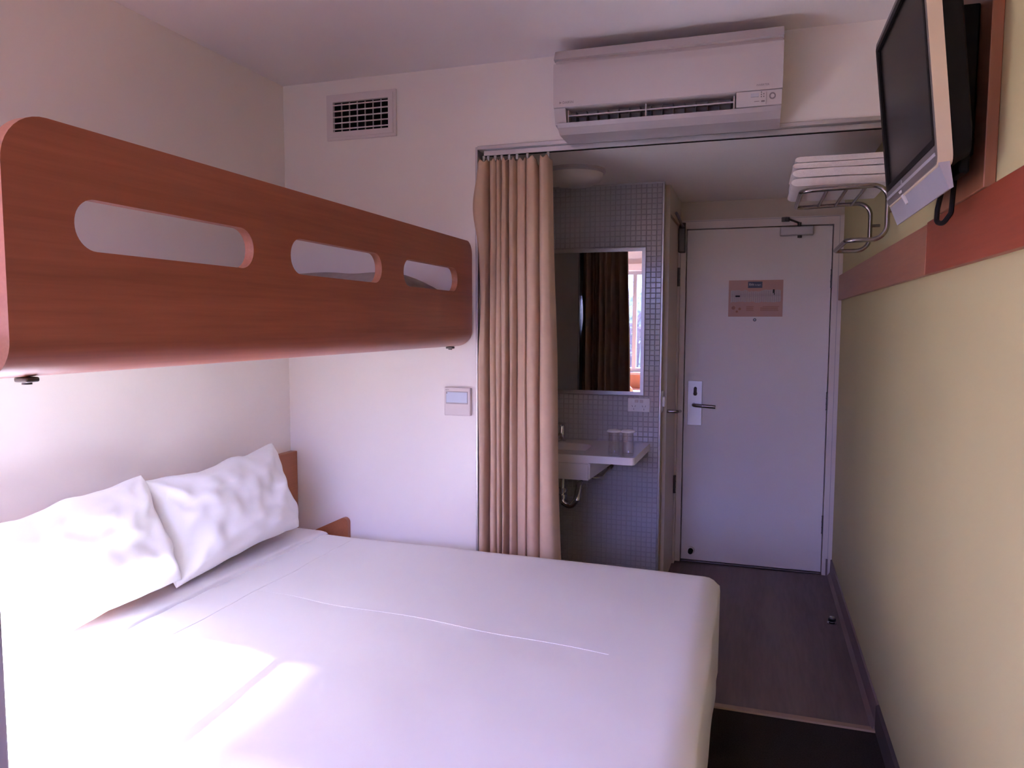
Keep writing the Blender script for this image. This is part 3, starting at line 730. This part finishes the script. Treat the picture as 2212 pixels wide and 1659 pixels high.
for x in (OX0+0.006, -0.397, OX1-0.008):
    put('louver_stay', bx((x-0.002, 2.775, 2.222), (x+0.002, 2.80, 2.266)), 'acwhite', ac)
fy = lambda z: 2.7475-0.0004
put('lettering', text_bm('DAIKIN', 0.0125, lambda x, y, z: (-0.700+x, 2.7488-z, 2.284+y)), 'ink', ac, label='grey maker lettering')
bm = bmesh.new(); v = [bm.verts.new(p) for p in ((-0.712, 2.7488, 2.293), (-0.712, 2.7488, 2.283), (-0.703, 2.7488, 2.288))]; bm.faces.new(v); v = [bm.verts.new(p) for p in ((-0.712, 2.7502, 2.293), (-0.712, 2.7502, 2.283), (-0.703, 2.7502, 2.288))]; bm.faces.new(v[::-1])
put('emblem', bm, 'ink', ac)
put('lettering', text_bm('INVERTER', 0.0095, lambda x, y, z: (-0.019+x, 2.7488-z, 2.284+y)), 'ink', ac, label='small grey lettering at the right end')
fq = lambda z: 2.752+(2.269-z)*(0.010/0.047)
put('display', bx((-0.036, fq(2.258)-0.0015, 2.250), (-0.010, 2.76, 2.262)), 'tvsilver', cp_)
for i, (x, z) in enumerate(((-0.002, 2.264), (-0.002, 2.257), (0.006, 2.258), (-0.002, 2.250), (0.006, 2.250))):
    put('indicator', bx((x-0.0015, fq(z)-0.0015, z-0.0015), (x+0.0015, fq(z)+0.002, z+0.0015)), 'darkmetal', cp_)
bm = bmesh.new(); tube(bm, [(0.034+0.0085*math.cos(a), fq(2.25+0.0085*math.sin(a))-0.0008, 2.25+0.0085*math.sin(a)) for a in [i*math.pi/10 for i in range(20)]], 0.0022, 6, True)
put('button_ring', bm, 'ink', cp_, smooth=True)
bm = bmesh.new()
box(bm, (-0.086, fq(2.269)-0.001, 2.2685), (AX1-0.002, fq(2.269)+0.001, 2.2705)); box(bm, (0.0135, fq(2.25)-0.003, 2.226), (0.0145, fq(2.25)+0.004, 2.268))
box(bm, (-0.025, fq(2.236)-0.0012, 2.235), (-0.008, fq(2.236)+0.002, 2.2365)); box(bm, (-0.002, fq(2.236)-0.0012, 2.233), (0.009, fq(2.236)+0.002, 2.238))
put('panel_marks', bm, 'ink', cp_)

# ------------------------------------------------------------------ air vent
vt = thing('air_vent', 'pale metal ventilation grille high on the back wall', 'vent', (-1.643, YW, 2.273))
VX0, VX1, VZ0, VZ1 = -1.812, -1.477, 2.272, 2.466
bm = bmesh.new(); fw = 0.034
prism(bm, [(VX0, VZ0), (VX1, VZ0), (VX1, VZ1), (VX0, VZ1)], [[(VX0+fw, VZ0+fw), (VX1-fw, VZ0+fw), (VX1-fw, VZ1-fw), (VX0+fw, VZ1-fw)]], XZ, YW-0.012, YW)
put('frame', bm, 'ventwhite', vt)
bm = bmesh.new(); b_ = 0.012
prism(bm, [(VX0+b_, VZ0+b_), (VX1-b_, VZ0+b_), (VX1-b_, VZ1-b_), (VX0+b_, VZ1-b_)], [[(VX0+fw, VZ0+fw), (VX1-fw, VZ0+fw), (VX1-fw, VZ1-fw), (VX0+fw, VZ1-fw)]], XZ, YW-0.017, YW-0.011)
put('inner_frame', bm, 'ventwhite', vt)
put('backing', bx((VX0+fw, YW-0.0015, VZ0+fw), (VX1-fw, YW-0.0002, VZ1-fw)), 'hollow_shade', vt)  # black plate painted as the unlit duct; the wall behind is solid
for k in range(5):
    z = VZ0+fw+0.012+k*(VZ1-VZ0-2*fw-0.024)/4
    put('slat', bx((VX0+fw, YW-0.015, z-0.0022), (VX1-fw, YW-0.009, z+0.0022)), 'ventwhite', vt)
for k in range(6):
    x = VX0+fw+(k+1)*(VX1-VX0-2*fw)/7
    put('bar', bx((x-0.0016, YW-0.009, VZ0+fw), (x+0.0016, YW-0.003, VZ1-fw)), 'acgrey', vt)

# ------------------------------------------------------------------ key-card switch on the back wall
ks = thing('card_switch', 'square off-white card switch beside the curtain, below the bunk', 'switch', (-1.196, YW, 1.083))
put('housing', bx((-1.257, YW-0.020, 1.083), (-1.137, YW, 1.203), 0.004), 'offwhite', ks)
put('window', bx((-1.247, YW-0.0225, 1.138), (-1.150, YW-0.018, 1.184), 0.002), 'plateglass', ks, label='pale blue card window')
put('rim', bx((-1.249, YW-0.0215, 1.133), (-1.148, YW-0.018, 1.187), 0.001), 'acgrey', ks)
put('lettering', text_bm('KEY', 0.009, lambda x, y, z: (-1.250+x, YW-0.0203-z, 1.190+y)), 'ink', ks)
put('indicator', bx((-1.246, YW-0.0232, 1.177), (-1.241, YW-0.021, 1.182)), 'ink', ks)

# ------------------------------------------------------------------ right wall: wooden rail, vertical board
wr1 = thing('wall_rail', 'long red-brown wooden rail fixed along the green wall', 'wall rail', (XR, 2.5, 1.61))
put('plank', bx((XR-0.020, YN+0.03, 1.612), (XR-0.0005, 2.350, 1.757), 0.002), 'rail_near', wr1, label='redder near plank')
put('plank', bx((XR-0.020, 2.354, 1.612), (XR-0.0005, YD-0.022, 1.752), 0.002), 'rail_far', wr1, label='paler far plank')
vb = put('board', bx((XR-0.024, 1.80, 1.758), (XR-0.0005, 2.20, ZC-0.002), 0.002), 'board')
tag(vb, 'tall brown wooden board on the green wall behind the television', 'board')

# ------------------------------------------------------------------ television
tv = thing('television', 'black wall-mounted television tilted down on the green wall', 'television', (0.40, 2.02, 1.74))
TY0, TY1 = 1.732, 2.325
ZT0, ZT1 = 1.820, 2.235; XB, XT = 0.338, 0.293          # front plane leans out at the top
def tf(y, s, d):      # s: 0 bottom..1 top of the face, d: depth behind the face
    n = Vector((ZT1-ZT0, 0, XB-XT)).normalized()           # pointing back to the wall and up
    return Vector((XB+(XT-XB)*s, y, ZT0+(ZT1-ZT0)*s))+Vector((n.x, 0, n.z))*d
fT = lambda u, v, w: tf(u, v, w)
asp = (ZT1-ZT0)
def trect(y0, s0, y1, s1, r, n=5):
    return [(a, b/asp) for a, b in rrect(y0, s0*asp, y1, s1*asp, r, n)]
bm = bmesh.new(); prism(bm, trect(TY0, -0.05, TY1, 1.0, 0.022), [trect(TY0+0.010, 0.055, TY1-0.020, 0.955, 0.004)], fT, 0.0, 0.003); put('bezel', bm, 'tvgrey', tv)
bm = bmesh.new(); prism(bm, trect(TY0+0.004, 0.04, TY1-0.010, 0.972, 0.006), [trect(TY0+0.018, 0.075, TY1-0.034, 0.94, 0.003)], fT, -0.0015, 0.004); put('inner_bezel', bm, 'black', tv)
bm = bmesh.new(); prism(bm, trect(TY0+0.010, 0.055, TY1-0.020, 0.955, 0.003), [], fT, 0.005, 0.012); put('screen', bm, 'screen', tv, label='dark glossy screen')
bm = bmesh.new(); prism(bm, trect(TY0-0.002, -0.06, TY1+0.001, 1.005, 0.024), [trect(TY0+0.008, 0.05, TY1-0.018, 0.96, 0.004)], fT, 0.0025, 0.030); put('edge_band', bm, 'tvcream', tv, label='cream edge band', smooth=True)
bm = bmesh.new()
a = [tf(*p, 0.030) for p in trect(TY0+0.002, -0.05, TY1-0.002, 1.0, 0.022)]; b = [tf(*p, 0.066) for p in trect(TY0+0.006, -0.02, TY1-0.006, 0.99, 0.03)]; c = [tf(*p, 0.080) for p in trect(TY0+0.05, 0.06, TY1-0.05, 0.92, 0.03)]
L3 = [[bm.verts.new(p) for p in l] for l in (a, b, c)]
for A, B in zip(L3, L3[1:]):
    for i in range(len(A)): bm.faces.new((A[i], A[(i+1) % len(A)], B[(i+1) % len(A)], B[i]))
bm.faces.new(L3[0]); bm.faces.new(L3[2]); put('back_shell', bm, 'black', tv, smooth=True)
# silver speaker panel below the screen, tapering back to the wall
bm = bmesh.new()
prism(bm, [(0.336, 1.822), (0.366, 1.748), (0.374, 1.752), (0.362, 1.822)], [], lambda u, v, w: (u, w, v), TY0+0.006, TY1-0.002)
sp_ = put('speaker_panel', bm, 'tvsilver', tv, label='silver panel below the screen')
bm = bmesh.new(); v = [(0.3405, 2.145, 1.810), (0.3405, 2.112, 1.810), (0.3535, 2.100, 1.776), (0.3545, 2.118, 1.774)]
vv = [bm.verts.new(p) for p in v]+[bm.verts.new((p[0]+0.006, p[1], p[2]+0.002)) for p in v]
bm.faces.new(vv[:4]); bm.faces.new(vv[4:])
for i in range(4): bm.faces.new((vv[i], vv[(i+1) % 4], vv[4+(i+1) % 4], vv[4+i]))
for q in bm.verts: q.co.x -= 0.003
put('white_wedge', bm, 'white', sp_)  # small white wedge set on the silver panel
bm = bmesh.new(); p = tf(2.10, 0.015, -0.001); tube(bm, [p+Vector((0, 0.006*math.cos(t), 0.006*math.sin(t))) for t in [i*math.pi/8 for i in range(16)]], 0.001, 5, True); put('emblem', bm, 'alu', tv)
bm = bmesh.new(); box(bm, (0.40, 1.88, 1.84), (XR-0.025, 2.16, 2.16), 0.004); box(bm, (0.395, 1.80, 1.79), (0.415, 2.14, 1.86), 0.004); put('wall_bracket', bm, 'black', tv)
bm = bmesh.new(); tube(bm, fillet([(0.40, 1.93, 1.82), (0.385, 1.93, 1.735), (0.383, 1.925, 1.705), (0.392, 1.905, 1.698), (0.405, 1.895, 1.72), (0.41, 1.90, 1.80)], 0.012, 5), 0.0055, 8); put('cable', bm, 'black', tv, smooth=True)

# ------------------------------------------------------------------ towel rack and towels
rk = thing('towel_rack', 'brushed steel tube towel rack on the right wall', 'towel rack', (0.42, 3.12, 1.77))
RX, RY0, RY1, RT, RBt = 0.428, 2.92, 3.34, 1.962, 1.772
path = [(0.145, RY0, RT-0.010), (RX, RY0, RT), (RX, RY0, RBt), (0.30, RY0, RBt), (0.30, RY1, RBt), (RX, RY1, RBt), (RX, RY1, RT), (0.145, RY1, RT-0.010)]
bm = bmesh.new(); tube(bm, fillet(path, [0.035, 0.05, 0.05, 0.03, 0.03, 0.05, 0.05, 0.035], 8, True), 0.0085, 12, True)
put('tube_frame', bm, 'steel', rk, smooth=True)
for x in (0.232, 0.296, 0.356):
    bm = bmesh.new(); cyl(bm, (x, RY0, RT-0.006), (x, RY1, RT-0.006), 0.006, n=10); put('rung', bm, 'steel', rk, smooth=True)
for y in (RY0, RY1):
    bm = bmesh.new(); cyl(bm, (RX+0.002, y, 1.87), (XR-0.001, y, 1.87), 0.006, n=10); put('wall_mount', bm, 'steel', rk, smooth=True)
def towel(label, z0, n, thk, x0, x1, y0, y1, seed):
    """one folded towel: layers with the round fold at the front (low x)"""
    t = thing('towel', label, 'towel', ((x0+x1)/2, (y0+y1)/2, z0), 'towels on the rack')
    random.seed(seed)
    for k in range(n):
        bm = bmesh.new(); z = z0+k*thk; dx = random.uniform(-0.004, 0.006); NY = 10
        pr = []
        hh = thk*0.49
        for a in range(9):
            s = math.pi/2+math.pi*a/8; pr.append((x0+dx+hh*1.6+hh*1.6*math.cos(s), z+hh+hh*math.sin(s)))
        xs = [x0+dx+0.03+(x1-x0-0.035)*q/6 for q in range(7)]
        pr = [(x, z+2*hh) for x in xs[::-1]]+pr+[(x, z) for x in xs]
        rings = []
        for j in range(NY+1):
            y = y0+(y1-y0)*j/NY; rings.append([])
            for (x, zz) in pr:
                w = 0.004*noise.noise(Vector((x*9, y*7, seed+k*0.3)))
                sh = 0.88 if j in (0, NY) else 1.0
                rings[-1].append(bm.verts.new((x+0.6*w, y, z+hh+(zz-z-hh)*sh+w*(0.4+0.6*(zz-z0)/0.1))))
        for A, B in zip(rings, rings[1:]):
            for i in range(len(A)): bm.faces.new((A[i], A[(i+1) % len(A)], B[(i+1) % len(A)], B[i]))
        bm.faces.new(rings[0]); bm.faces.new(rings[-1])
        put('towel_layer', bm, 'towel', t, smooth=True)
    return t
towel('thick folded white towel lying directly on the rack rungs', 1.972, 2, 0.032, 0.112, 0.44, 2.945, 3.31, 3)
towel('upper folded white towel on top of the towel stack', 2.037, 2, 0.022, 0.116, 0.435, 2.95, 3.30, 8)

# ------------------------------------------------------------------ mirror, socket, lamp, basin
mi = thing('mirror', 'rectangular mirror in a slim aluminium frame on the tiled wall', 'mirror', ((MX0+MX1)/2, YT, MZ0))
bm = bmesh.new(); prism(bm, [(MX0, MZ0), (MX1, MZ0), (MX1, MZ1), (MX0, MZ1)], [[(MX0+0.018, MZ0+0.018), (MX1-0.018, MZ0+0.018), (MX1-0.018, MZ1-0.018), (MX0+0.018, MZ1-0.018)]], XZ, YT-0.018, YT-0.001)
put('frame', bm, 'alu', mi)
put('glass', bx((MX0+0.017, YT-0.012, MZ0+0.017), (MX1-0.017, YT-0.002, MZ1-0.017)), 'mirror', mi)
sk = thing('power_socket', 'white double power socket under the mirror corner', 'socket', (-0.577, YT, 1.009))
put('plate', bx((-0.636, YT-0.012, 1.009), (-0.518, YT-0.0005, 1.082), 0.003), 'white', sk)
for x in (-0.604, -0.550):
    for dx, dz, an in ((-0.0075, 0.006, 25), (0.0075, 0.006, -25), (0, -0.010, 0)):
        bm = bmesh.new(); r_ = box(bm, (-0.0012, YT-0.0132, -0.005), (0.0012, YT-0.011, 0.005))
        for q in bm.verts: 
            c_, s_ = math.cos(R(an)), math.sin(R(an)); X, Z = q.co.x, q.co.z
            q.co.x = x+dx+X*c_-Z*s_; q.co.z = 1.033+dz+X*s_+Z*c_
        put('pin_slot', bm, 'ink', sk)
for x in (-0.590, -0.564): put('rocker', bx((x-0.009, YT-0.0150, 1.058), (x+0.009, YT-0.011, 1.074), 0.002), 'offwhite', sk)
lm = thing('ceiling_lamp', 'round opal ceiling lamp above the basin, switched off', 'lamp', (-0.845, 3.56, ZV))
bm = bmesh.new(); lathe(bm, (-0.845, 3.56, ZV), [(0.148, 0.0), (0.150, -0.014), (0.142, -0.020), (0.138, -0.020)], 40); put('rim', bm, 'acgrey', lm, smooth=True)
bm = bmesh.new(); lathe(bm, (-0.845, 3.56, ZV-0.018), [(0.139, 0.0), (0.137, -0.018), (0.124, -0.038), (0.09, -0.052), (0.045, -0.058), (0.01, -0.060)], 40); put('diffuser', bm, 'lampglass', lm, smooth=True)

bs = thing('wash_basin', 'white ceramic wall-hung basin with a shelf end', 'basin', (-0.87, YT, 0.70))
SX0, SX1, SY0, SY1 = -1.34, -0.528, 3.495, YT-0.001
out = v2(fillet([(SX0, SY0, 0), (SX1, SY0, 0), (SX1+0.012, SY1, 0), (SX0, SY1, 0)], [0.02, 0.02, 0, 0], 5, True))
hole = rrect(-1.22, SY0+0.05, -0.79, SY1-0.13, 0.06, 6)
bm = bmesh.new(); prism(bm, out, [hole], XY, 0.806, 0.842)
def ring(sc, z, base=hole, shift=(0, 0)):
    cx = sum(p[0] for p in base)/len(base); cy_ = sum(p[1] for p in base)/len(base)
    return [bm.verts.new((cx+(p[0]-cx)*sc+shift[0], cy_+(p[1]-cy_)*sc+shift[1], z)) for p in base]
i0, i1, i2 = ring(1.0, 0.842), ring(0.93, 0.77), ring(0.70, 0.728)
for A, B in ((i0, i1), (i1, i2)):
    for i in range(len(A)): bm.faces.new((A[i], A[(i+1) % len(A)], B[(i+1) % len(A)], B[i]))
bm.faces.new(i2)
put('basin', bm, 'ceramic', bs, smooth=True)
bm = bmesh.new()
l0 = [(-1.30, SY0+0.004), (-0.742, SY0+0.004), (-0.70, SY1), (-1.30, SY1)]; l1 = [(-1.28, SY0+0.03), (-0.748, SY0+0.03), (-0.72, SY1), (-1.28, SY1)]
A = [bm.verts.new((x, y, 0.806)) for x, y in l0]; B = [bm.verts.new((x, y, 0.712)) for x, y in l1]
for i in range(4): bm.faces.new((A[i], A[(i+1) % 4], B[(i+1) % 4], B[i]))
bm.faces.new(A); bm.faces.new(B); bmesh.ops.bevel(bm, geom=list(bm.edges), offset=0.008, segments=2, affect='EDGES')
put('bowl_shell', bm, 'ceramic', bs, smooth=True)
put('shelf_bracket', pz([(-0.718, 0.806), (-0.60, 0.806), (-0.715, 0.762)], XZ, YT-0.16, YT-0.02), 'ceramic', bs)
tp = thing('basin_tap', 'chrome lever mixer tap on the basin', 'tap', (-0.985, 3.90, 0.842))
bm = bmesh.new(); lathe(bm, (-0.985, 3.895, 0.842), [(0.026, 0), (0.026, 0.004), (0.022, 0.008), (0.022, 0.075), (0.020, 0.085)], 20); put('column', bm, 'chrome', tp, smooth=True)
bm = bmesh.new(); tube(bm, fillet([(-0.985, 3.895, 0.880), (-0.985, 3.80, 0.872), (-0.985, 3.765, 0.862)], 0.02, 4), 0.012); put('spout', bm, 'chrome', tp, smooth=True)
bm = bmesh.new(); box(bm, (-1.004, 3.83, 0.928), (-0.966, 3.92, 0.942), 0.005); put('lever', bm, 'chrome', tp, smooth=True)
pp = thing('drain_pipe', 'chrome drain trap and pipes under the basin', 'pipe', (-0.90, 3.75, 0.52))
bm = bmesh.new(); tube(bm, fillet([(-0.93, 3.70, 0.7115), (-0.93, 3.70, 0.56), (-0.885, 3.70, 0.53), (-0.85, 3.70, 0.57), (-0.85, 3.74, 0.645), (-0.85, YT+0.004, 0.645)], 0.03, 5), 0.017); put('trap', bm, 'chrome', pp, smooth=True)
for a in (0.69, 0.62, 0.585):
    bm = bmesh.new(); cyl(bm, (-0.93, 3.70, a-0.011), (-0.93, 3.70, a+0.011), 0.025); put('collar', bm, 'chrome', pp, smooth=True)
for x in (-0.80, -0.755):
    bm = bmesh.new(); tube(bm, fillet([(-0.90, 3.76, 0.7115), (x-0.03, 3.80, 0.67), (x, 3.86, 0.665), (x+0.03, 3.93, 0.70), (x+0.03, YT+0.004, 0.72)], 0.03, 4), 0.008); cyl(bm, (x+0.03, YT-0.03, 0.715), (x+0.03, YT+0.004, 0.72), 0.02); put('supply_hose', bm, 'chrome', pp, smooth=True)
for x, y, lab in ((-0.632, 3.535, 'capped glass tumbler on the basin shelf, nearer the tap'), (-0.566, 3.545, 'capped glass tumbler at the outer end of the basin shelf')):
    gl = thing('tumbler', lab, 'glass', (x, y, 0.842), 'tumblers on the basin shelf')
    bm = bmesh.new(); lathe(bm, (x, y, 0.8425), [(0.024, 0), (0.0275, 0.003), (0.029, 0.03), (0.029, 0.07), (0.0265, 0.115), (0.0245, 0.115), (0.027, 0.07), (0.027, 0.03), (0.024, 0.012), (0.004, 0.010)], 24); put('glass', bm, 'tumbler', gl, smooth=True)
    bm = bmesh.new(); lathe(bm, (x, y, 0.957), [(0.027, 0.0), (0.034, 0.001), (0.035, 0.004), (0.030, 0.010), (0.01, 0.011)], 24); put('paper_cap', bm, 'white', gl)

# ------------------------------------------------------------------ floor door stop, chair by the window
ds = thing('floor_stop', 'small chrome door stop on the floor by the right skirting', 'door stop', (0.40, 3.90, 0))
bm = bmesh.new(); lathe(bm, (0.40, 3.90, 0.0), [(0.022, 0), (0.022, 0.005), (0.014, 0.008), (0.012, 0.034), (0.004, 0.036)], 18); put('stem', bm, 'chrome', ds, smooth=True)
bm = bmesh.new(); lathe(bm, (0.40, 3.90, 0.012), [(0.014, 0), (0.018, 0.002), (0.018, 0.012), (0.014, 0.014)], 18); put('rubber_ring', bm, 'black', ds, smooth=True)
dk = thing('desk', 'orange wooden desk along the wall under the window', 'desk', (-1.30, -0.30, 0))
put('desk_top', bx((-2.02, YN+0.021, 0.725), (-0.60, 0.0, 0.750), 0.004), 'desk', dk)
for x in (-2.0, -0.645):
    for y in (-0.54, -0.06): put('leg', bx((x, y, 0), (x+0.035, y+0.035, 0.725), 0.003), 'alu', dk)
put('apron', bx((-1.96, YN+0.03, 0.64), (-0.65, YN+0.05, 0.725)), 'rail_far', dk)
ch = thing('chair', 'orange plastic chair in front of the desk, seen in the mirror', 'chair', (-1.35, 0.12, 0))
bm = bmesh.new(); box(bm, (-1.53, -0.08, 0.44), (-1.17, 0.30, 0.465), 0.01); put('seat', bm, 'orange', ch)
bm = bmesh.new(); prism(bm, rrect(-1.53, 0.58, -1.17, 0.845, 0.06), [], XZ, 0.305, 0.325); put('backrest', bm, 'orange', ch)
for x in (-1.50, -1.20):
    bm = bmesh.new(); cyl(bm, (x, -0.05, 0), (x, -0.05, 0.445), 0.011, n=10); put('leg', bm, 'steel', ch)
    bm = bmesh.new(); tube(bm, [(x, 0.29, 0), (x, 0.29, 0.45), (x, 0.315, 0.80)], 0.011, 10); put('leg', bm, 'steel', ch)
